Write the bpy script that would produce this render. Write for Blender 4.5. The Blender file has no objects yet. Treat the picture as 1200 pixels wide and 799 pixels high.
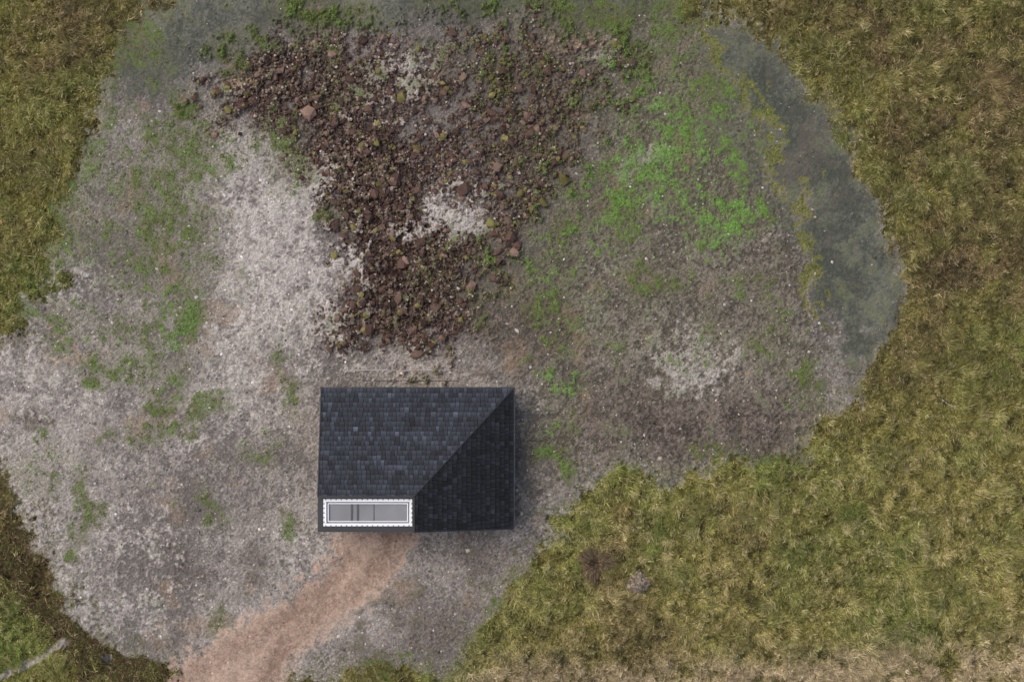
import bpy, math, numpy as np
rng=np.random.default_rng(7)
S=0.05; H=120.0
sc=bpy.context.scene
sc.view_settings.view_transform='Standard'; sc.view_settings.look='None'; sc.view_settings.exposure=0

# ---------------------------------------------------------------- helpers
def lin(r,g,b):
    c=np.array([r,g,b],float)/255
    return np.where(c<=0.04045,c/12.92,((c+0.055)/1.055)**2.4)
def px(u,v,z=0.0):
    k=(H-z)/H
    return ((u-600)*S*k,(399.5-v)*S*k)
TAB=[np.random.default_rng(100+i).random((256,256)).astype(np.float32) for i in range(8)]
def vnoise(x,y,t):
    xi=np.floor(x); yi=np.floor(y); fx=(x-xi).astype(np.float32); fy=(y-yi).astype(np.float32)
    xi=xi.astype(np.int64)&255; yi=yi.astype(np.int64)&255; x1=(xi+1)&255; y1=(yi+1)&255
    fx=fx*fx*(3-2*fx); fy=fy*fy*(3-2*fy)
    a=t[yi,xi]; b=t[yi,x1]; c=t[y1,xi]; d=t[y1,x1]
    return (a+(b-a)*fx)*(1-fy)+(c+(d-c)*fx)*fy
def fb(u,v,scale,octv=4,seed=0,gain=0.55):
    s=0;a=1.0;tot=0
    ca,sa=math.cos(0.6),math.sin(0.6)
    x=u/scale+seed*17.3; y=v/scale+seed*9.1
    for o in range(octv):
        s=s+a*(vnoise(x,y,TAB[(o+seed)%8])-0.5); tot+=a*a; a*=gain
        x,y=(ca*x-sa*y)*2.03+11.7,(sa*x+ca*y)*2.03+5.3
    return s/(0.21*math.sqrt(tot))     # ~unit std, signed
def sst(a,b,x):
    t=np.clip((x-a)/(b-a),0,1); return t*t*(3-2*t)
def mixc(c,d,t):
    return c*(1-t[...,None])+d*t[...,None]

# ---------------------------------------------------------------- raster fields (site plan, 1 unit = 5 cm)
U0,U1,V0,V1,ST=-150.,1350.,-120.,920.,3.
ru=np.arange(U0,U1,ST); rv=np.arange(V0,V1,ST); RU,RV=np.meshgrid(ru,rv)
def segd(pts,closed):
    d=np.full(RU.shape,1e9); n=len(pts)
    for i in range(n if closed else n-1):
        ax,ay=pts[i]; bx,by=pts[(i+1)%n]
        dx,dy=bx-ax,by-ay; L=dx*dx+dy*dy+1e-9
        t=np.clip(((RU-ax)*dx+(RV-ay)*dy)/L,0,1)
        d=np.minimum(d,np.hypot(RU-ax-t*dx,RV-ay-t*dy))
    return d
def sdf(pts):
    d=segd(pts,True); ins=np.zeros(RU.shape,bool); n=len(pts)
    for i in range(n):
        ax,ay=pts[i]; bx,by=pts[(i+1)%n]
        if ay==by: continue
        c=((ay>RV)!=(by>RV))&(RU<(bx-ax)*(RV-ay)/(by-ay)+ax)
        ins^=c
    return np.where(ins,d,-d)
def blobs(lst):
    o=np.zeros(RU.shape)
    for cx,cy,rx,ry,an,s in lst:
        a=math.radians(an); dx=RU-cx; dy=RV-cy
        p=(dx*math.cos(a)+dy*math.sin(a))/rx; q=(-dx*math.sin(a)+dy*math.cos(a))/ry
        o=np.maximum(o,s*np.exp(-0.7*(p*p+q*q)**1.1))+0.12*s*np.exp(-0.5*(p*p+q*q))
    return o
F={}
F['site']=sdf([(200,-110),(190,0),(150,38),(118,75),(100,110),(102,150),(95,200),(88,240),(75,300),(52,345),(20,380),(-5,402),(-60,420),(-60,540),(0,548),(14,590),(36,645),(75,700),(108,742),(150,770),(183,788),(195,920),(330,920),(330,800),(410,797),(535,792),(556,760),(577,722),(598,682),(620,652),(658,630),(688,592),(722,562),(790,556),(860,550),(920,546),(960,530),(968,492),(1000,480),(1015,450),(1038,400),(1046,340),(1040,280),(1025,230),(1005,170),(985,120),(950,80),(900,48),(860,28),(812,0),(800,-110)])
F['clod']=sdf([(232,110),(258,72),(310,48),(420,33),(560,38),(690,45),(735,80),(715,110),(690,150),(640,230),(600,270),(560,320),(545,370),(530,405),(480,414),(400,410),(366,380),(396,330),(388,270),(352,210),(318,168),(262,145)])
F['cden']=blobs([(450,320,88,112,0,1.4),(430,220,72,75,0,1.25),(470,90,120,50,0,.78),(330,88,95,52,0,1.0),(600,100,95,65,0,.62),(480,185,65,40,0,1.0),(590,190,75,75,0,.8),(400,130,75,65,0,1.05),(560,310,50,50,0,.75),(660,90,50,40,0,.6)])
F['cres']=sdf([(842,32),(895,42),(950,85),(985,130),(1005,180),(1025,240),(1042,300),(1046,370),(1024,415),(985,405),(960,350),(966,300),(955,240),(922,190),(880,130),(845,85)])
F['tl']=sdf([(118,60),(190,-60),(850,-60),(840,25),(740,22),(560,28),(440,24),(330,45),(285,55),(240,85),(190,108),(125,112)])
F['silt2']=blobs([(870,180,40,70,-25,.75),(925,260,28,60,-20,.7),(830,90,30,50,-20,.6),(980,420,40,40,0,.5),(150,130,60,30,0,.6),(1000,440,30,40,0,.5),(740,40,90,30,0,.5),(470,30,90,16,0,.5)])
F['path']=sdf([(400,600),(492,600),(488,632),(468,664),(440,698),(388,738),(350,768),(330,800),(312,920),(60,920),(150,825),(192,790),(240,755),(300,718),(352,690),(384,655),(402,620)])
F['strip']=segd([(825,40),(850,90),(885,140),(905,180),(945,235),(960,285),(950,335)],False)
F['ditch']=segd([(-60,560),(0,636),(38,685),(72,735),(108,768),(155,798),(165,900)],False)
F['foot']=segd([(-140,860),(0,792),(45,772),(80,748)],False)
F['tan']=blobs([(264,80,20,18,0,1),(286,92,14,10,0,.7),(690,42,40,14,0,.6),(96,410,40,12,0,.5),(365,55,20,10,0,.5)])
F['straw']=blobs([(900,805,420,26,0,1),(650,795,120,20,0,.7),(1150,785,160,28,0,1)])
F['light']=blobs([(290,185,34,32,0,1),(320,240,50,45,0,1.15),(350,310,55,45,0,1.1),(330,370,80,45,0,.5),(525,245,34,22,10,.9),(545,265,24,12,0,.75),(490,275,16,8,0,.7),(745,193,18,12,-30,1.5),(800,418,44,22,15,.85),(60,450,60,30,0,.4),(160,640,70,40,0,.3),(30,590,25,40,0,.5),(450,110,50,30,0,.3),(500,75,60,30,0,.5),(640,470,30,20,0,.3),(690,370,24,24,0,.45),(262,105,24,12,0,.6),(120,215,25,30,0,.55),(90,330,35,35,0,.6),(410,425,60,12,0,.5),(380,650,40,20,0,.35),(765,235,12,8,0,.7),(700,70,24,14,0,.6),(600,215,14,10,0,.4),(900,290,20,12,0,.3),(215,145,40,10,0,.5),(160,690,60,40,0,.3),(270,470,60,60,0,.3),(720,310,20,10,0,.5)])
F['dark']=blobs([(215,670,40,28,10,.85),(45,488,28,16,0,.75),(180,465,25,12,0,.5),(830,500,130,38,5,1.15),(760,455,60,25,0,.7),(920,510,60,25,0,.9),(600,385,80,50,0,.9),(560,650,60,40,0,.5),(600,630,50,12,0,.6),(430,770,90,30,0,.5),(640,220,80,80,0,.6),(910,300,30,50,0,.55),(760,330,60,40,0,.4),(1010,430,30,40,0,.6),(300,660,25,20,0,.55),(500,740,70,45,0,.6),(150,590,50,15,0,.45),(300,600,50,25,0,.4),(120,520,40,25,0,.4),(565,445,40,9,0,.8),(90,415,30,14,0,.4),(700,540,40,20,0,.4),(600,120,110,60,0,.6),(850,360,60,30,0,.4),(130,670,30,30,0,.35),(450,70,150,40,0,.45),(330,520,40,50,0,.3)])
F['green']=blobs([(215,165,60,38,30,.80),(190,225,50,65,0,.86),(160,290,50,50,0,.76),(205,325,45,35,0,.70),(125,190,38,60,0,.74),(150,390,65,20,20,.80),(215,385,42,13,-58,1.15),(195,440,50,28,0,.75),(130,425,38,28,0,.64),(65,390,34,12,10,.9),(97,595,15,34,8,1.2),(95,650,13,18,0,.9),(240,597,14,16,0,1.0),(337,455,13,26,0,.95),(240,490,20,12,0,.95),(295,540,26,26,0,.65),(55,555,40,28,0,.62),(170,505,36,20,0,.55),(345,622,18,12,0,.5),(250,735,22,10,-30,.55),(165,735,8,12,0,.8),(90,250,25,60,0,.7),(330,170,30,40,0,.7),(270,60,40,20,0,.45),(250,120,40,20,0,.5),
 (785,180,85,75,0,.70),(840,250,66,34,-10,.82),(705,240,85,50,0,.68),(640,300,90,42,0,.66),(560,335,70,24,0,.52),(660,385,70,45,0,.45),(662,460,34,28,0,.88),(648,525,34,36,0,.80),(945,440,26,40,0,.8),(900,400,50,50,0,.38),(730,110,60,50,0,.64),(800,100,60,50,0,.6),(680,8,110,20,0,.85),(560,12,60,16,0,.6),(350,20,80,20,-10,.65),(790,20,70,34,0,.65),(870,330,60,40,0,.4),(880,543,80,9,0,.6),(700,300,130,80,0,.52),(450,380,40,30,0,.4),(385,245,16,16,0,.95),(600,700,30,50,0,.35),(780,380,90,60,0,.37),(400,100,70,40,0,.32),(600,90,90,50,0,.5),(480,795,80,8,0,.6),(500,772,60,10,0,.4),(160,60,50,36,0,.55),(620,180,60,60,0,.45),(575,70,20,14,0,.85)])
F['vivid']=blobs([(790,195,90,60,0,.62),(840,255,55,28,0,.85),(700,240,75,45,0,.5),(662,462,28,24,0,.75),(640,520,30,30,0,.35),(600,300,70,30,0,.4),(215,385,42,13,-58,.35),(65,390,30,12,0,.4),(730,110,50,30,0,.42)])
F['rint']=sdf([(560,-60),(830,-60),(860,60),(960,230),(990,420),(960,530),(700,560),(610,600),(600,440),(540,430),(540,330),(640,230),(700,100),(560,30)])
F['wgreen']=blobs([(680,600,130,60,20,.75),(620,690,80,80,0,.6),(760,700,150,70,0,.35),(20,730,50,50,0,1.2),(40,270,50,50,0,.3),(30,340,40,40,0,.6),(1000,560,120,60,0,.35),(1080,650,150,80,0,.25)])
F['wbrown']=blobs([(1100,120,180,160,0,.55),(1060,60,150,60,0,.4),(1150,290,90,60,0,.6),(60,60,90,50,0,.5),(905,635,20,8,0,.8),(1010,440,20,20,0,.4),(700,650,35,30,0,.6),(1100,400,90,30,0,.5),(1120,200,60,40,0,.5)])
def smp(name,u,v):
    f=F[name]; x=np.clip((u-U0)/ST,0,f.shape[1]-1.001); y=np.clip((v-V0)/ST,0,f.shape[0]-1.001)
    xi=x.astype(int); yi=y.astype(int); fx=x-xi; fy=y-yi
    return (f[yi,xi]*(1-fx)+f[yi,xi+1]*fx)*(1-fy)+(f[yi+1,xi]*(1-fx)+f[yi+1,xi+1]*fx)*fy

def meadow_col(u,v,nl,nm,ns):
    br=sst(0,1,(u-700)/500)*sst(0,1,(560-v)/350)
    n7=fb(u,v,22,3,7)
    olive=lin(114,109,60); dk=lin(80,78,46); yel=lin(154,143,88); brn=lin(108,92,66); grn=lin(103,114,58); pale=lin(180,164,122)
    c=mixc(np.broadcast_to(olive,u.shape+(3,)),np.broadcast_to(dk,u.shape+(3,)),np.clip(.48*br+.32*nm+.25*nl,0,1))
    low=sst(430,640,v)*sst(500,640,u)
    c=mixc(c,yel,np.clip(.36*low+.24*ns*(.4+low)+.20*nm-.05*n7,0,.9))
    wb=smp('wbrown',u,v); wg=smp('wgreen',u,v)
    c=mixc(c,brn,np.clip(wb*.42+.22*nl+.3*n7*(.3+wb)-.14,0,.8))
    c=mixc(c,grn,np.clip(wg*.6-.28*nl+.15*nm+.1*ns,0,.85))
    st=smp('straw',u,v); c=mixc(c,lin(166,149,120),np.clip(st*.85+.3*nm*st+.3*ns*st-.05,0,.95)*sst(480,600,u))
    c=mixc(c,pale,np.clip((ns-1.1)*.4,0,.6)*(.3+.7*low))
    c=mixc(c,lin(50,48,34),np.clip((-ns-.8)*.5+np.clip(-n7-1.1,0,1)*.4,0,.65))
    return c

def paint(u,v):
    nl=fb(u,v,110,4,1); nm=fb(u,v,34,5,2,.62); ns=fb(u,v,10,4,3,.62); nt=fb(u,v,3.6,3,4,.75); nf=fb(u,v,1.7,2,0,.8)
    wu=u+9*fb(u,v,45,4,5)+3*ns; wv=v+9*fb(u,v,45,4,6)+3*nt
    sh=u.shape; B=lambda a:np.broadcast_to(a,sh+(3,))
    site=smp('site',wu,wv)+4.0*ns+3.5*nt
    rint=sst(-50,50,smp('rint',wu,wv)+10*nm)
    clod=smp('clod',wu,wv); cden=smp('cden',wu,wv)
    light=smp('light',wu,wv); dark=smp('dark',wu,wv); green=smp('green',wu,wv); viv=smp('vivid',wu,wv)
    cl=sst(-26,16,clod+11*ns+8*nt+5*nm)*sst(-.40,.60,cden-.25+.26*nm+.28*ns+.22*nt)
    lm=sst(.25,1.05,light+.22*ns+.22*nt+.16*nm)*(light>.08)
    g=np.clip(.44+.13*nm+.10*ns+.15*nt+.17*nf+.16*nl,0,1.15)
    c=mixc(B(lin(105,99,94)),B(lin(169,161,153)),g)
    ri=mixc(B(lin(80,75,65)),B(lin(147,137,126)),np.clip(.40+.14*nm+.14*ns+.18*nt+.16*nf,0,1.1))
    c=mixc(c,ri,rint*.9)
    dk=mixc(B(lin(66,59,54)),B(lin(118,106,97)),np.clip(.36+.18*ns+.18*nt+.16*nf,0,1.2))
    c=mixc(c,dk,np.clip(sst(.15,.95,dark+.16*ns+.18*nm+.12*nt)*.85,0,1))
    c=mixc(c,lin(150,126,104),np.clip((fb(u,v,40,4,7)-1.1)*.3,0,.35))
    # clods
    cb=mixc(B(lin(58,45,40)),B(lin(148,132,122)),np.clip(.20+.2*ns+.22*nt+.14*nm+.12*nf,0,1.1))
    cb=mixc(cb,lin(110,104,62),np.clip(nm*.3+.25*ns-.25,0,.6))
    c=mixc(c,cb,cl*(1-.9*lm))
    lg=mixc(B(lin(144,137,131)),B(lin(192,184,176)),np.clip(.45+.12*ns+.15*nt+.2*nf+.1*nm,0,1.1))
    c=mixc(c,lg,lm*.85)
    c=mixc(c,lin(176,148,122)*(1+.12*nt[...,None]),sst(.3,.9,smp('tan',wu,wv)+.15*nt)*.7)
    # wet silt
    cres=sst(-7,9,smp('cres',wu,wv)+4*ns+4*nt); tl=sst(-30,18,smp('tl',wu,wv)+8*ns+8*nm+5*nt)
    s2=sst(.2,.9,smp('silt2',wu,wv)+.18*nm+.14*ns)
    sl=mixc(B(lin(68,72,64)),B(lin(103,104,92)),np.clip(.34+.24*nm+.14*ns+.13*nt+.12*nf+.14*nl,0,1.2))
    silt=np.maximum(np.maximum(cres,tl*.88),s2*.75)
    c=mixc(c,sl,silt*.94)
    c=mixc(c,lin(94,99,58),silt*np.clip(nm*.22+.28*ns-.12,0,.6)*(1-.4*cres))
    c=mixc(c,lin(110,100,90),cres*np.clip(-nl*.35-.2*ns-.35,0,.35))
    # path
    path=sst(-10,9,smp('path',u+4*ns,v+4*ns)+1.5*nt+1.5*ns)
    pd=smp('path',u,v)
    pc=mixc(B(lin(128,106,92)),B(lin(184,160,141)),np.clip(.48+.1*nm+.06*ns+.09*nt+.12*nf+.22*np.cos(pd/8.+.5),0,1))
    c=mixc(c,pc,path*.95)
    # weeds
    gf=green*(1-.8*cres)*(1-path)
    c=mixc(c,lin(96,95,68),np.clip(gf*.5+.1*nm,0,.4)*sst(0.05,.35,gf))
    cov=sst(.66,1.02,gf*.96+.22*ns+.24*nt+.18*nm+.10*nf)
    cov=cov*sst(.08,.3,gf)*.95
    wc=mixc(B(lin(86,92,52)),B(lin(100,138,64)),np.clip(viv*1.0+.2*ns,0,1))
    c=mixc(c,wc,cov*.82)
    strip=sst(9,1,smp('strip',wu,wv)+6*ns+5*nm+3*nt-2)
    c=mixc(c,lin(112,112,60),strip*.75)
    # meadow
    mead=sst(6,-7,site)
    fringe=sst(44,-2,site+12*ns+9*nt+6*nm)*(1-path)*.55*(1-.75*cres)
    mc=meadow_col(u,v,nl,nm,ns)*(1+.16*nt[...,None].clip(-2,2)+.12*nf[...,None])
    c=mixc(c,mc,np.maximum(mead*.97,np.clip(fringe*sst(.2,.8,.5+.4*ns),0,1)))
    dd=smp('ditch',wu,wv); di=sst(36,12,dd+8*ns+5*nt)
    c=mixc(c,lin(84,72,50)*(1+.35*nt[...,None]+.2*ns[...,None]).clip(.35,1.8),di*.9*mead)
    ft=sst(5.5,2.6,smp('foot',u,v)+.8*ns+.6*nt)*(u<84)
    c=mixc(c,lin(158,150,138),ft*.9)
    # relief (metres)
    far=sst(2600,1000,np.hypot(u-600,v-400))
    h=.03*nm+(.014*ns+.012*nt+.011*nf)*(1-.6*silt)*(1-.6*path)
    h=h+cl*(1-.8*lm)*(.07*ns+.07*nt+.04*nf+.08)
    h=h+rint*(.012*ns+.012*nt)*(1-.7*silt)
    h=h-path*(.03)+mead*(.06+.06*nm+.05*ns+.03*nt)
    h=h-.35*np.exp(-(dd/16)**2)-.03*cres
    h=h-.35*np.exp(-(((u-121)/16)**2+((v-773)/11)**2))
    return dict(c=c.clip(.005,.9),h=h*far,mead=np.clip(mead,0,1),cov=np.maximum(cov,strip*.9),cl=cl*(1-lm),path=path,ditch=di*mead,nm=nm,ns=ns,nt=nt,nl=nl,viv=viv,silt=silt,site=site,rint=rint,foot=ft,light=light,fringe=fringe)

# ---------------------------------------------------------------- mesh builder
def mesh_np(name,co,faces,colr=None,mat=None,smooth=False):
    me=bpy.data.meshes.new(name); k=faces.shape[1]; nF=len(faces)
    me.vertices.add(len(co)); me.vertices.foreach_set('co',np.ascontiguousarray(co,dtype=np.float32).ravel())
    me.loops.add(nF*k); me.loops.foreach_set('vertex_index',np.ascontiguousarray(faces,dtype=np.int32).ravel())
    me.polygons.add(nF); me.polygons.foreach_set('loop_start',np.arange(0,nF*k,k,dtype=np.int32))
    me.polygons.foreach_set('loop_total',np.full(nF,k,dtype=np.int32))
    me.polygons.foreach_set('use_smooth',np.full(nF,smooth,dtype=bool))
    if colr is not None:
        a=me.color_attributes.new('Col','FLOAT_COLOR','POINT')
        cc=np.ones((len(co),4),np.float32); cc[:,:3]=colr; a.data.foreach_set('color',cc.ravel())
    me.update(calc_edges=True)
    ob=bpy.data.objects.new(name,me); sc.collection.objects.link(ob)
    if mat: me.materials.append(mat)
    return ob

def mat_attr(name,rough=.95,spec=.15,nscale=14.,namp=.25,bump=.0,transl=0):
    m=bpy.data.materials.new(name); m.use_nodes=True; nt=m.node_tree; b=nt.nodes['Principled BSDF']
    at=nt.nodes.new('ShaderNodeAttribute'); at.attribute_name='Col'
    tc=nt.nodes.new('ShaderNodeTexCoord'); no=nt.nodes.new('ShaderNodeTexNoise'); no.inputs['Scale'].default_value=nscale; no.inputs['Detail'].default_value=4
    nt.links.new(tc.outputs['Object'],no.inputs['Vector'])
    mr=nt.nodes.new('ShaderNodeMapRange'); mr.inputs['From Min'].default_value=.3; mr.inputs['From Max'].default_value=.7
    mr.inputs['To Min'].default_value=1-namp; mr.inputs['To Max'].default_value=1+namp
    nt.links.new(no.outputs['Fac'],mr.inputs['Value'])
    vm=nt.nodes.new('ShaderNodeVectorMath'); vm.operation='SCALE'
    nt.links.new(at.outputs['Color'],vm.inputs[0]); nt.links.new(mr.outputs['Result'],vm.inputs['Scale'])
    nt.links.new(vm.outputs['Vector'],b.inputs['Base Color'])
    b.inputs['Roughness'].default_value=rough; b.inputs['Specular IOR Level'].default_value=spec
    if bump:
        bp=nt.nodes.new('ShaderNodeBump'); bp.inputs['Strength'].default_value=bump; bp.inputs['Distance'].default_value=.03
        nt.links.new(no.outputs['Fac'],bp.inputs['Height']); nt.links.new(bp.outputs['Normal'],b.inputs['Normal'])
    return m
def mat_plain(name,col,rough=.6,spec=.4,metal=0,nscale=6,namp=.15):
    m=bpy.data.materials.new(name); m.use_nodes=True; nt=m.node_tree; b=nt.nodes['Principled BSDF']
    tc=nt.nodes.new('ShaderNodeTexCoord'); no=nt.nodes.new('ShaderNodeTexNoise'); no.inputs['Scale'].default_value=nscale
    nt.links.new(tc.outputs['Object'],no.inputs['Vector'])
    mx=nt.nodes.new('ShaderNodeMixRGB'); mx.inputs[1].default_value=tuple(x*(1-namp) for x in col)+(1,); mx.inputs[2].default_value=tuple(min(1,x*(1+namp)) for x in col)+(1,)
    nt.links.new(no.outputs['Fac'],mx.inputs[0]); nt.links.new(mx.outputs[0],b.inputs['Base Color'])
    b.inputs['Roughness'].default_value=rough; b.inputs['Specular IOR Level'].default_value=spec; b.inputs['Metallic'].default_value=metal
    return m
M_ground=mat_attr('soil_and_gravel',.97,.1,22,.2,.6)
M_grass=mat_attr('grass_blades',.8,.12,3,.10)
M_stone=mat_attr('stones',.9,.2,30,.15)
M_tile=mat_attr('black_shingle',.7,.3,12,.25)

# ---------------------------------------------------------------- ground sheet
def axis(lim,step,far):
    a=np.arange(-lim,lim+step/2,step); k=np.geomspace(step*2,far-lim,34); return np.concatenate([-(lim+k[::-1]),a,lim+k])
gx=axis(34,.046,600); gy=axis(24,.046,600)
GX,GY=np.meshgrid(gx,gy); uu=GX/S+600; vv=399.5-GY/S
P=paint(uu.ravel(),vv.ravel())
jit=1+.17*rng.standard_normal(len(P['h'])).clip(-2,2)*(1-.4*P['silt'])*(1-.5*P['path'])
ny,nx=GX.shape; idx=np.arange(nx*ny).reshape(ny,nx)
faces=np.stack([idx[:-1,:-1],idx[:-1,1:],idx[1:,1:],idx[1:,:-1]],-1).reshape(-1,4)
mesh_np('ground',np.stack([GX.ravel(),GY.ravel(),P['h']],1),faces,P['c']*jit[:,None],M_ground,True)

# ---------------------------------------------------------------- scatter
def rand_uv(n,m=1.0):
    return rng.uniform(600-680,600+680,n),rng.uniform(400-480,400+480,n)
HX0,HX1,HY0,HY1=-10.7,-0.05,-10.5,-2.85
def outside_house(x,y): return ~((x>HX0-.05)&(x<HX1+.05)&(y>HY0-.05)&(y<HY1+.05))
def tufts(name,u,v,h,col,nb,L,W,lean,flow=None):
    """one merged mesh of grass / leaf blades"""
    n=len(u); x=(u-600)*S; y=(399.5-v)*S
    k=outside_house(x,y); u,v,h,col,x,y=u[k],v[k],h[k],col[k],x[k],y[k]; L=L[k]; n=len(u)
    if flow is not None: flow=flow[k]
    X=np.repeat(x,nb)+rng.normal(0,.07,n*nb); Y=np.repeat(y,nb)+rng.normal(0,.07,n*nb); Z=np.repeat(h,nb)-.01
    az=rng.uniform(0,2*np.pi,n*nb)
    if flow is not None: az=np.repeat(flow,nb)+rng.normal(0,.7,n*nb)
    ln=np.repeat(L,nb)*rng.uniform(.6,1.3,n*nb); le=rng.uniform(lean[0],lean[1],n*nb)
    dx=np.cos(az)*np.sin(le)*ln; dy=np.sin(az)*np.sin(le)*ln; dz=np.cos(le)*ln
    w=W*rng.uniform(.6,1.4,n*nb)*.5; px_,py_=-np.sin(az)*w,np.cos(az)*w
    co=np.empty((n*nb,3,3)); co[:,0]=np.stack([X+px_,Y+py_,Z],1); co[:,1]=np.stack([X-px_,Y-py_,Z],1); co[:,2]=np.stack([X+dx,Y+dy,Z+dz],1)
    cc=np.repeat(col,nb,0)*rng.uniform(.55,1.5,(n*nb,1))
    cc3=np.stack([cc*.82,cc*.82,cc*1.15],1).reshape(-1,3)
    return mesh_np(name,co.reshape(-1,3),np.arange(n*nb*3).reshape(-1,3),cc3.clip(0,.9),M_grass)
# meadow
u,v=rand_uv(270000); Q=paint(u,v); k=(Q['mead']>rng.uniform(.1,1,len(u)))&(Q['foot']<.3)&(Q['ditch']<.5)
k&=np.hypot((u-121)/14,(v-773)/9)>1
u,v=u[k],v[k]; q={a:b[k] for a,b in Q.items()}
mc=meadow_col(u,v,q['nl'],q['nm'],q['ns'])*(1+.30*rng.standard_normal((len(u),1))).clip(.35,1.8)
dry=rng.random(len(u))<.14; mc[dry]=mc[dry]*.4+lin(186,168,126)*.6
flow=2.2*fb(u,v,60,3,5)+.8
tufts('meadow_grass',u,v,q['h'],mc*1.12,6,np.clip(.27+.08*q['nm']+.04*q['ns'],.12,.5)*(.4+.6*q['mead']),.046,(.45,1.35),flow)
# weeds
u,v=rand_uv(190000); Q=paint(u,v); k=((Q['cov']>rng.uniform(.2,1.25,len(u)))|((Q['fringe']>rng.uniform(.15,1.5,len(u)))))&(Q['mead']<.6)
u,v=u[k],v[k]; q={a:b[k] for a,b in Q.items()}
t=np.clip(q['viv']*.9+.2*rng.standard_normal(len(u)),0,1)
wc=mixc(np.broadcast_to(lin(98,103,58),(len(u),3)),np.broadcast_to(lin(106,154,60),(len(u),3)),t)*rng.uniform(.6,1.35,(len(u),1))
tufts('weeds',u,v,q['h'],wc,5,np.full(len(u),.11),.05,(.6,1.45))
# ditch vegetation
u=rng.uniform(-80,220,70000); v=rng.uniform(520,880,70000); Q=paint(u,v); k=(Q['ditch']>rng.uniform(.2,1,len(u)))&(np.hypot((u-121)/13,(v-773)/8)>1)&(Q['foot']<.3)&(Q['ns']+Q['nm']>-1.1)
u,v=u[k],v[k]; q={a:b[k] for a,b in Q.items()}
pick=rng.random(len(u)); wc=np.where(pick[:,None]<.42,lin(110,92,66),np.where(pick[:,None]<.64,lin(74,64,48),np.where(pick[:,None]<.90,lin(100,106,54),lin(178,158,124))))*rng.uniform(.6,1.4,(len(u),1))
tufts('ditch_reeds',u,v,q['h'],wc,5,np.full(len(u),.42),.045,(.3,1.3))

# lumps (stones / clods)
ph=(1+5**.5)/2
ICO=np.array([(-1,ph,0),(1,ph,0),(-1,-ph,0),(1,-ph,0),(0,-1,ph),(0,1,ph),(0,-1,-ph),(0,1,-ph),(ph,0,-1),(ph,0,1),(-ph,0,-1),(-ph,0,1)])/1.9
ICF=np.array([(0,11,5),(0,5,1),(0,1,7),(0,7,10),(0,10,11),(1,5,9),(5,11,4),(11,10,2),(10,7,6),(7,1,8),(3,9,4),(3,4,2),(3,2,6),(3,6,8),(3,8,9),(4,9,5),(2,4,11),(6,2,10),(8,6,7),(9,8,1)])
OCT=np.array([(1,0,0),(-1,0,0),(0,1,0),(0,-1,0),(0,0,1),(0,0,-1)],float); OCF=np.array([(0,2,4),(2,1,4),(1,3,4),(3,0,4),(2,0,5),(1,2,5),(3,1,5),(0,3,5)])
def lumps(name,u,v,h,col,r,base,bf,jitv,mat,flat=.6,cv=.15):
    x=(u-600)*S; y=(399.5-v)*S; k=outside_house(x,y); x,y,h,col,r=x[k],y[k],h[k],col[k],r[k]; n=len(x); m=len(base)
    b=base[None]*(1+jitv*rng.standard_normal((n,m,1)))+jitv*.5*rng.standard_normal((n,m,3))
    b=b*np.stack([rng.uniform(.7,1.3,n),rng.uniform(.7,1.2,n),flat*rng.uniform(.7,1.3,n)],1)[:,None,:]
    a=rng.uniform(0,6.28,n); ca,sa=np.cos(a)[:,None],np.sin(a)[:,None]
    X=b[...,0]*ca-b[...,1]*sa; Y=b[...,0]*sa+b[...,1]*ca
    co=np.stack([X*r[:,None]+x[:,None],Y*r[:,None]+y[:,None],b[...,2]*r[:,None]+h[:,None]+.15*r[:,None]],-1).reshape(-1,3)
    f=(bf[None]+(np.arange(n)*m)[:,None,None]).reshape(-1,3)
    cc=(np.repeat(col,m,0)*rng.uniform(1-cv,1+cv,(n*m,1))).clip(0,.9)
    return mesh_np(name,co,f,cc,mat)
u,v=rand_uv(230000); Q=paint(u,v); k=(Q['cl']*1.0+.035*(Q['rint'])>rng.uniform(.06,1.5,len(u)))&(Q['mead']<.3)&(Q['path']<.3)&(Q['silt']<.6)&~((v>418)&(v<452)&(u>370)&(u<600))
idx=np.where(k)[0][:26000]; u,v=u[idx],v[idx]; q={a:b[idx] for a,b in Q.items()}
p=rng.random(len(u))[:,None]+.07*q['ns'][:,None]+.05*q['nm'][:,None]
cc=np.where(p<.56,lin(84,65,57),np.where(p<.78,lin(116,95,83),np.where(p<.89,lin(112,105,62),lin(160,147,137))))*rng.uniform(.55,1.35,(len(u),1))
rr=np.clip(rng.lognormal(-2.75,.55,len(u))*(1+.25*q['ns']).clip(.5,1.8),.03,.34)
rr=np.where(p[:,0]>=.89,np.minimum(rr,.08),rr)*np.where(q['cl']<.3,.7,1)
lumps('soil_clods',u,v,q['h'],cc,rr,ICO,ICF,.19,M_stone,.7,.25)
# gravel
u,v=rand_uv(160000); Q=paint(u,v); k=(Q['mead']<.2)&(rng.random(len(u))<(.55*(1-Q['silt']*.88)*(1-.85*Q['path'])*(1-.6*Q['cov'])))
idx=np.where(k)[0]; u,v=u[idx],v[idx]; q={a:b[idx] for a,b in Q.items()}
cc=q['c']*rng.lognormal(.08,.38,(len(u),1)); br=rng.random(len(u))<.07; cc[br]=lin(206,198,188)*rng.uniform(.7,1,(br.sum(),1))
lumps('gravel',u,v,q['h'],cc,np.clip(rng.lognormal(-3.5,.5,len(u)),.018,.12),OCT,OCF,.2,M_stone,.6)
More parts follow.
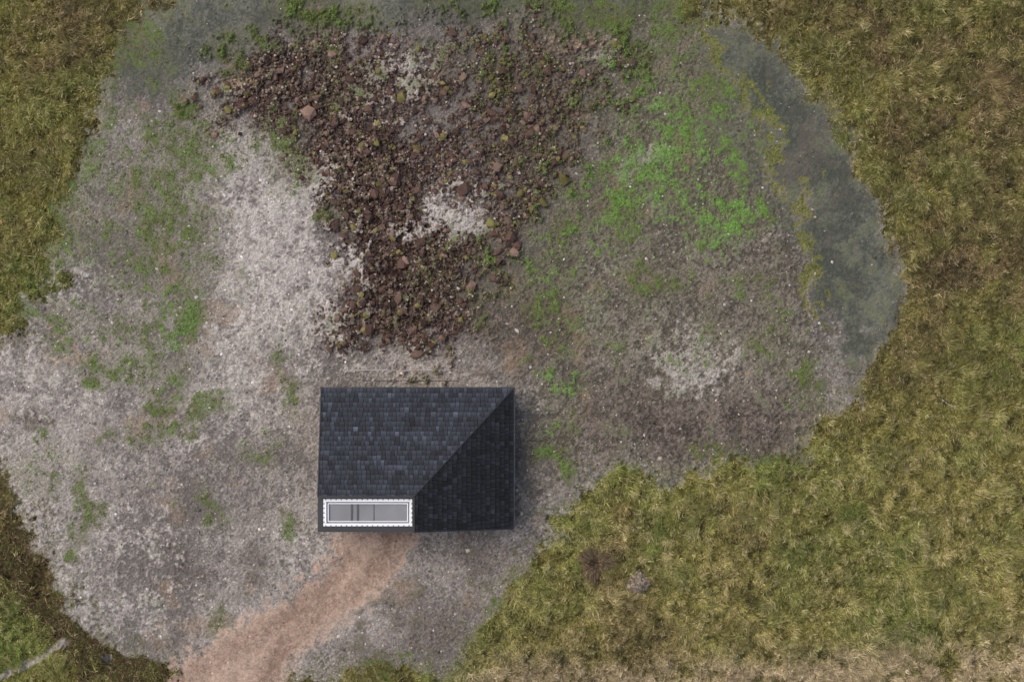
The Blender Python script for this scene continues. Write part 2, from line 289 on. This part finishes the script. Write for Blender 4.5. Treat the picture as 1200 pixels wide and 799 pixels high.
# heap of field stones in the grass
n=420; a=rng.uniform(0,6.28,n); rr=np.sqrt(rng.random(n))*12.5*(1+.12*np.sin(3*a)); u=748+rr*np.cos(a); v=682+rr*.9*np.sin(a); Q=paint(u,v)
hh=Q['h']+.36*(1-(rr/14)**2).clip(0,1)
cc=np.where(rng.random((n,1))<.65,lin(152,139,124),lin(114,101,86))*rng.uniform(.65,1.25,(n,1))
lumps('stone_heap',u,v,hh,cc,rng.uniform(.05,.13,n),ICO,ICF,.2,M_stone,.7)

# ---------------------------------------------------------------- house
E,R=2.4,4.5
xW=px(375.3,0,3.3)[0]; xE=px(602,0,E)[0]; yN=px(0,455,E)[1]; ax_,ay_=px(485,582,R); yS=px(0,620,3.2)[1]; ZG=R-.28
house=bpy.data.objects.new('black_shingle_house',None); sc.collection.objects.link(house)
def par(o,p=house): o.parent=p; return o
def zA(x,y): return E+(R-E)*(yN-y)/(yN-ay_)
def zB(x,y): return E+(R-E)*(xE-x)/(xE-ax_)
def clip(poly,clipper):
    out=poly; n=len(clipper)
    for i in range(n):
        a=clipper[i]; b=clipper[(i+1)%n]; inp=out; out=[]
        if not inp: break
        s=lambda p:(b[0]-a[0])*(p[1]-a[1])-(b[1]-a[1])*(p[0]-a[0])
        for j in range(len(inp)):
            p=inp[j]; q=inp[(j+1)%len(inp)]; sp,sq=s(p),s(q)
            if sp>=0: out.append(p)
            if sp*sq<0:
                t=sp/(sp-sq); out.append((p[0]+t*(q[0]-p[0]),p[1]+t*(q[1]-p[1])))
    return out
def ccw(p):
    a=sum(p[i][0]*p[(i+1)%len(p)][1]-p[(i+1)%len(p)][0]*p[i][1] for i in range(len(p))); return p if a>0 else p[::-1]
def gen_mesh(name,verts,faces,mat,cols=None):
    me=bpy.data.meshes.new(name); me.from_pydata(verts,[],faces); me.materials.append(mat)
    if cols is not None:
        a=me.color_attributes.new('Col','FLOAT_COLOR','POINT'); a.data.foreach_set('color',np.array([list(c)+[1] for c in cols],np.float32).ravel())
    o=bpy.data.objects.new(name,me); sc.collection.objects.link(o); return par(o)
def shingles(name,poly,zf,axis_,exp,wid,tint,var):
    poly=ccw(poly); V=[];Fc=[];C=[]
    run=(yN-ay_) if axis_=='y' else (xE-ax_); a0,a1=(xW,xE) if axis_=='y' else (yS,yN)
    for r in range(int(run/exp)+1):
        t0=r*exp; t1=min(t0+exp,run); s=a0-rng.uniform(0,wid)
        rowt=rng.normal(1,.10)
        while s<a1:
            w=wid*rng.uniform(.7,1.3); e=s+w-.02; dt=rng.uniform(-.02,.02) if r else 0
            if axis_=='y': rect=[(s,yN-t0-dt),(e,yN-t0-dt),(e,yN-t1-.03),(s,yN-t1-.03)]; low=yN-t0
            else: rect=[(xE-t0-dt,s),(xE-t0-dt,e),(xE-t1-.03,e),(xE-t1-.03,s)]; low=xE-t0
            pl=clip(ccw(rect),poly); s+=w
            if len(pl)<3: continue
            lift=rng.uniform(.03,.065); tilt=rng.normal(0,.012)
            def zz(p):
                d=(low-p[1]) if axis_=='y' else (low-p[0]); f=max(0,1-d/exp)
                return zf(*p)+.012+lift*f+tilt*(f)
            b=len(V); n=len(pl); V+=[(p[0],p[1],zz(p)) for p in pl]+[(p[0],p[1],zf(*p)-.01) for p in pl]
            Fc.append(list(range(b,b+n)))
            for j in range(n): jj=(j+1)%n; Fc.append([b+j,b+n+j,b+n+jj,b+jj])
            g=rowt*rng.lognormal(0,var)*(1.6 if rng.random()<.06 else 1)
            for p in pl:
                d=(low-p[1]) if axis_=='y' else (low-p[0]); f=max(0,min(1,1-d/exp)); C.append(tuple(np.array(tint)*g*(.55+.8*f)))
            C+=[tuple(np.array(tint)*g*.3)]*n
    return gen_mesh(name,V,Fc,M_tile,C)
pA=[(xW,yN),(xE,yN),(ax_,ay_),(xW,ay_)]; pB=[(xE,yN),(xE,yS),(ax_,yS),(ax_,ay_)]
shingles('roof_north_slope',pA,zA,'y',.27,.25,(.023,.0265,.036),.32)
shingles('roof_east_slope',pB,zB,'x',.27,.25,(.0075,.0085,.0115),.42)  # same shingles; shade of the slope facing away from sun darkens this tint
M_black=mat_plain('black_stained_timber',(.018,.019,.022),.6,.3,0,9,.3)
M_metal=mat_plain('black_metal_trim',(.02,.021,.024),.4,.4)
M_under=mat_plain('roof_underlay',(.008,.008,.010),.9,.1)
M_white=mat_plain('white_frame_paint',(.80,.81,.83),.45,.4,0,8,.04)
M_bolt=mat_plain('grey_bolt',(.10,.11,.12),.4,.4)
M_blind=mat_plain('interior_blind',(.30,.31,.335),.8,.2,0,.8,.2)
M_pane=mat_plain('window_glass',(.03,.035,.04),.08,.6)
M_grey=mat_plain('interior_beam',(.11,.12,.13),.7,.3)
gen_mesh('roof_deck_north',[(x,y,zA(x,y)-.012) for x,y in pA]+[(x,y,zA(x,y)-.16) for x,y in pA],[[0,1,2,3],[4,7,6,5],[0,4,5,1],[1,5,6,2],[2,6,7,3],[3,7,4,0]],M_under)
gen_mesh('roof_deck_east',[(x,y,zB(x,y)-.013) for x,y in pB]+[(x,y,zB(x,y)-.161) for x,y in pB],[[0,1,2,3],[4,7,6,5],[0,4,5,1],[1,5,6,2],[2,6,7,3],[3,7,4,0]],M_under)
def box(name,x0,x1,y0,y1,z0,z1,mat,bev=.0):
    me=bpy.data.meshes.new(name); v=[(x,y,z) for z in(z0,z1) for y in(y0,y1) for x in(x0,x1)]
    me.from_pydata(v,[],[[0,2,3,1],[4,5,7,6],[0,1,5,4],[2,6,7,3],[0,4,6,2],[1,3,7,5]]); me.materials.append(mat)
    o=bpy.data.objects.new(name,me); sc.collection.objects.link(o)
    if bev: m=o.modifiers.new('b','BEVEL'); m.width=bev; m.segments=2
    return par(o)
def bar(name,p,q,w,h,mat):
    p=np.array(p,float);q=np.array(q,float);d=q-p;L=np.linalg.norm(d);d/=L
    s=np.cross(d,(0,0,1.));s/=np.linalg.norm(s);n=np.cross(s,d)
    V=[tuple(c+s*a*w/2+n*b*h/2) for c in(p,q) for a in(-1,1) for b in(-1,1)]
    return gen_mesh(name,V,[[0,1,3,2],[4,6,7,5],[0,4,5,1],[2,3,7,6],[1,5,7,3],[0,2,6,4]],mat)
bar('eave_gutter_north',(xW,yN+.04,E-.03),(xE+.08,yN+.04,E-.03),.07,.1,M_metal)
bar('eave_gutter_east',(xE+.04,yN,E-.035),(xE+.04,yS,E-.035),.07,.1,M_metal)
bar('verge_west',(xW-.03,yN,E+.02),(xW-.03,ay_,R+.02),.06,.16,M_metal)
bar('verge_south',(xE,yS-.03,E+.02),(ax_,yS-.03,R+.02),.06,.16,M_metal)
bar('ridge_cap',(xW,ay_,R+.045),(ax_,ay_,R+.045),.10,.04,M_metal)
bar('high_edge_cap',(ax_,ay_,R+.045),(ax_,yS,R+.045),.08,.04,M_metal)
bar('hip_cap',(xE,yN,E+.05),(ax_,ay_,R+.06),.05,.025,M_black)
# walls
i=.18; wx0,wx1,wy0,wy1=xW+i,xE-i,yS+i,yN-i
def wall(name,pts):
    n=len(pts); c=np.array(pts); nrm=np.cross(c[1]-c[0],c[2]-c[0]); nrm/=np.linalg.norm(nrm); b=c-nrm*.12
    return gen_mesh(name,[tuple(p) for p in c]+[tuple(p) for p in b],[list(range(n)),list(range(2*n-1,n-1,-1))]+[[j,j+n,(j+1)%n+n,(j+1)%n] for j in range(n)],M_black)
d=.19
wall('wall_north',[(wx1,wy1,-.3),(wx0,wy1,-.3),(wx0,wy1,zA(0,wy1)-d),(wx1,wy1,zA(0,wy1)-d)])
wall('wall_east',[(wx1,wy0,-.3),(wx1,wy1-.125,-.3),(wx1,wy1-.125,zB(wx1,0)-d),(wx1,wy0,zB(wx1,0)-d)])
wall('wall_south',[(wx0,wy0-.001,-.3),(wx1-.125,wy0-.001,-.3),(wx1-.125,wy0-.001,zB(wx1-.125,0)-d),(ax_,wy0-.001,R-d),(ax_-.02,wy0-.001,ZG-.30),(wx0,wy0-.001,ZG-.30)])
wall('wall_west',[(wx0,wy1-.125,-.3),(wx0,wy0+.125,-.3),(wx0,wy0+.125,ZG-.30),(wx0,ay_,ZG-.30),(wx0,ay_,R-d),(wx0,wy1-.125,zA(0,wy1-.125)-d)])
for j,x in enumerate(np.arange(wx0+.2,wx1-.1,.4)): box('batten_n_%d'%j,x,x+.04,wy1+.002,wy1+.03,0,2.2,M_black)
for j,y in enumerate(np.arange(wy0+.2,wy1-.1,.4)): box('batten_e_%d'%j,wx1+.002,wx1+.03,y,y+.04,0,2.2,M_black)
def window(nm,x0,x1,z0,z1,side):
    if side=='s':
        box(nm+'_glass',x0,x1,wy0-.03,wy0-.004,z0,z1,M_pane)
        for k,(a,b,c,e) in enumerate([(x0-.06,x0,z0,z1),(x1,x1+.06,z0,z1),(x0-.06,x1+.06,z1,z1+.06),(x0-.06,x1+.06,z0-.06,z0),((x0+x1)/2-.03,(x0+x1)/2+.03,z0,z1)]): box(nm+'_frame%d'%k,a,b,wy0-.06,wy0-.032 if k==4 else wy0-.004,c,e,M_metal)
    else:
        box(nm+'_glass',wx1+.031,wx1+.044,x0,x1,z0,z1,M_pane)
        for k,(a,b,c,e) in enumerate([(x0-.06,x0,z0,z1),(x1,x1+.06,z0,z1),(x0-.06,x1+.06,z1,z1+.06),(x0-.06,x1+.06,z0-.06,z0)]): box(nm+'_frame%d'%k,wx1+.032,wx1+.07,a,b,c,e,M_metal)
window('south_glazing',wx0+.5,ax_-1.2,.3,2.4,'s'); window('south_window',ax_+1.2,ax_+3.4,.9,2.1,'s'); window('east_window',wy0+2,wy0+4.5,.8,2.0,'e')
box('door',ax_-.6,ax_+.4,wy0-.05,wy0-.004,.0,2.2,M_metal); box('door_handle',ax_+.25,ax_+.3,wy0-.1,wy0-.052,.95,1.15,M_white)
# glazed notch
zg=ZG
def pg(u,v,z=zg): return px(u,v,z)
fx0,fy1=pg(379.0,584.3); fx1,fy0=pg(483.2,616.3)
box('curb_w',xW-.06,fx0-.002,yS-.06,ay_-.06,zg-.35,zg-.02,M_metal); box('curb_s',fx0,ax_-.06,yS-.06,fy0-.002,zg-.35,zg-.02,M_metal)
box('curb_e',fx1+.002,ax_-.062,fy0,ay_-.06,zg-.35,zg-.04,M_metal); box('curb_n',fx0,fx1,fy1+.002,ay_-.05,zg-.35,zg-.06,M_metal)
w=.17
box('frame_n',fx0,fx1,fy1-w,fy1,zg-.15,zg+.05,M_white,.01);box('frame_s',fx0,fx1,fy0,fy0+w,zg-.15,zg+.05,M_white,.01)
box('frame_w',fx0,fx0+w,fy0+w+.002,fy1-w-.002,zg-.15,zg+.05,M_white,.01);box('frame_e',fx1-w,fx1,fy0+w+.002,fy1-w-.002,zg-.15,zg+.05,M_white,.01)
g=w+.07
for nm,a in (('inner_n',(fx0+g,fx1-g,fy1-g-.05,fy1-g)),('inner_s',(fx0+g,fx1-g,fy0+g,fy0+g+.05)),('inner_w',(fx0+g,fx0+g+.05,fy0+g+.052,fy1-g-.052)),('inner_e',(fx1-g-.05,fx1-g,fy0+g+.052,fy1-g-.052))):
    box(nm,*a,zg-.20,zg+.0,M_white)
box('gap_flashing',fx0+w,fx1-w,fy0+w,fy1-w,zg-.34,zg-.25,mat_plain('grey_flashing',(.34,.36,.39),.5,.4))
xs=np.linspace(fx0+.1,fx1-.22,17)
for j,x in enumerate(xs):
    box('bolt_n_%d'%j,x,x+.07,fy1-.06,fy1-.01,zg+.04,zg+.08,M_bolt); box('bolt_s_%d'%j,x,x+.07,fy0+.01,fy0+.06,zg+.04,zg+.08,M_bolt)
for j,y in enumerate(np.linspace(fy0+.2,fy1-.3,5)):
    box('bolt_w_%d'%j,fx0+.01,fx0+.06,y,y+.07,zg+.04,zg+.08,M_bolt); box('bolt_e_%d'%j,fx1-.06,fx1-.01,y,y+.07,zg+.04,zg+.08,M_bolt)
ix0,ix1,iy0,iy1=fx0+g+.052,fx1-g-.052,fy0+g+.052,fy1-g-.052
box('blind',ix0,ix1,iy0,iy1,zg-.23,zg-.18,M_blind)
for j,uq in enumerate((412,419)): x=pg(uq,0)[0]; box('beam_%d'%j,x-.055,x+.055,iy0+.002,iy1-.002,zg-.175,zg-.12,M_grey)
x=pg(438,0)[0]; box('beam_thin',x-.02,x+.02,iy0+.002,iy1-.002,zg-.175,zg-.14,M_grey)
mg=bpy.data.materials.new('skylight_glass'); mg.use_nodes=True; n_=mg.node_tree; n_.nodes.clear()
o_=n_.nodes.new('ShaderNodeOutputMaterial'); mx=n_.nodes.new('ShaderNodeMixShader'); tr=n_.nodes.new('ShaderNodeBsdfTransparent'); gl=n_.nodes.new('ShaderNodeBsdfGlossy'); gl.inputs['Roughness'].default_value=.05; fr=n_.nodes.new('ShaderNodeFresnel'); fr.inputs[0].default_value=1.5
n_.links.new(fr.outputs[0],mx.inputs[0]); n_.links.new(tr.outputs[0],mx.inputs[1]); n_.links.new(gl.outputs[0],mx.inputs[2]); n_.links.new(mx.outputs[0],o_.inputs[0])
gen_mesh('skylight_pane',[(ix0,iy0,zg-.04),(ix1,iy0,zg-.04),(ix1,iy1,zg-.04),(ix0,iy1,zg-.04)],[[0,1,2,3]],mg)

# ---------------------------------------------------------------- small things
def gh(u,v): return float(paint(np.array([float(u)]),np.array([float(v)]))['h'][0])
M_pipe=mat_plain('pale_pipe',(.36,.33,.31),.7,.3)
def pipe(name,pts,r,mat):
    cu=bpy.data.curves.new(name,'CURVE'); cu.dimensions='3D'; cu.bevel_depth=r; sp=cu.splines.new('POLY'); sp.points.add(len(pts)-1)
    for k,(a,b) in enumerate(pts): x,y=px(a,b); sp.points[k].co=(x,y,gh(a,b)+r*.6,1)
    o=bpy.data.objects.new(name,cu); sc.collection.objects.link(o); cu.materials.append(mat)
pipe('drain_pipe',[(a,434+.5*math.sin(a/9)) for a in range(402,530,8)],.04,M_pipe)
pipe('drain_pipe.001',[(a,446) for a in range(425,545,8)],.03,mat_plain('dark_pipe',(.12,.105,.095),.7,.3))
pipe('fallen_stick',[(1104,468),(1112,474),(1121,478)],.035,M_pipe)
th=np.linspace(0,2*np.pi,28,endpoint=False); x,y=px(121,773)
pv=[(x+.62*math.cos(t)*(1+.15*math.sin(3*t)),y+.42*math.sin(t)*(1+.1*math.cos(2*t)),gh(121,773)+.14) for t in th]
me=bpy.data.meshes.new('ditch_water'); me.from_pydata(pv,[],[list(range(28))]); me.materials.append(mat_plain('dark_water',(.012,.016,.02),.06,.5)); ob=bpy.data.objects.new('ditch_water',me); sc.collection.objects.link(ob)
def shrub(name,u0,v0,rad,hh,n,cols):
    x,y=px(u0,v0); z0=gh(u0,v0); V=[];Fc=[];C=[]
    for k in range(n):
        a=rng.uniform(0,6.28); e=rng.uniform(.15,1.45); L=rng.uniform(.5,1)*(1+.25*math.sin(3*a+1))
        tip=np.array([math.cos(a)*math.cos(e)*rad*L,math.sin(a)*math.cos(e)*rad*L,math.sin(e)*hh*L]); base=tip*rng.uniform(0,.75)+rng.normal(0,.05,3); base[2]=max(base[2],0)
        s=np.array([-math.sin(a),math.cos(a),rng.uniform(-.5,.5)])*rng.uniform(.01,.05); b=len(V)
        for p in (base-s,base+s,tip): V.append((x+p[0],y+p[1],z0+p[2]))
        Fc.append([b,b+1,b+2]); c=cols[rng.integers(len(cols))]*rng.uniform(.6,1.4); C+=[c]*3
    mesh_np(name,np.array(V),np.array(Fc),np.array(C),M_grass)
shrub('dry_shrub',697,661,1.25,.7,1900,[lin(116,96,84),lin(92,76,66),lin(140,116,98),lin(112,108,70)])

# ---------------------------------------------------------------- light, sky, camera
w=bpy.data.worlds.new('World'); sc.world=w; w.use_nodes=True; nt=w.node_tree; bg=nt.nodes['Background']
sk=nt.nodes.new('ShaderNodeTexSky'); sk.sky_type='NISHITA'; sk.sun_disc=False
el,az=math.radians(60),math.radians(-60)
sk.sun_elevation=el; sk.sun_rotation=az; sk.dust_density=4; sk.air_density=1; sk.ozone_density=.3
nt.links.new(sk.outputs[0],bg.inputs[0]); bg.inputs[1].default_value=.148
sl=bpy.data.lights.new('sun','SUN'); sl.energy=1.5; sl.angle=math.radians(55); sl.color=(1,.96,.90); so=bpy.data.objects.new('sun',sl); sc.collection.objects.link(so)
from mathutils import Vector
dv=Vector((math.sin(az)*math.cos(el),math.cos(az)*math.cos(el),math.sin(el))); so.rotation_euler=dv.to_track_quat('Z','Y').to_euler(); so.location=dv*100
cam=bpy.data.cameras.new('camera'); cam.sensor_width=36; cam.lens=36*H/60.0; cam.clip_end=3000; cam.clip_start=1
co=bpy.data.objects.new('camera',cam); co.location=(0,0,H); sc.collection.objects.link(co); sc.camera=co
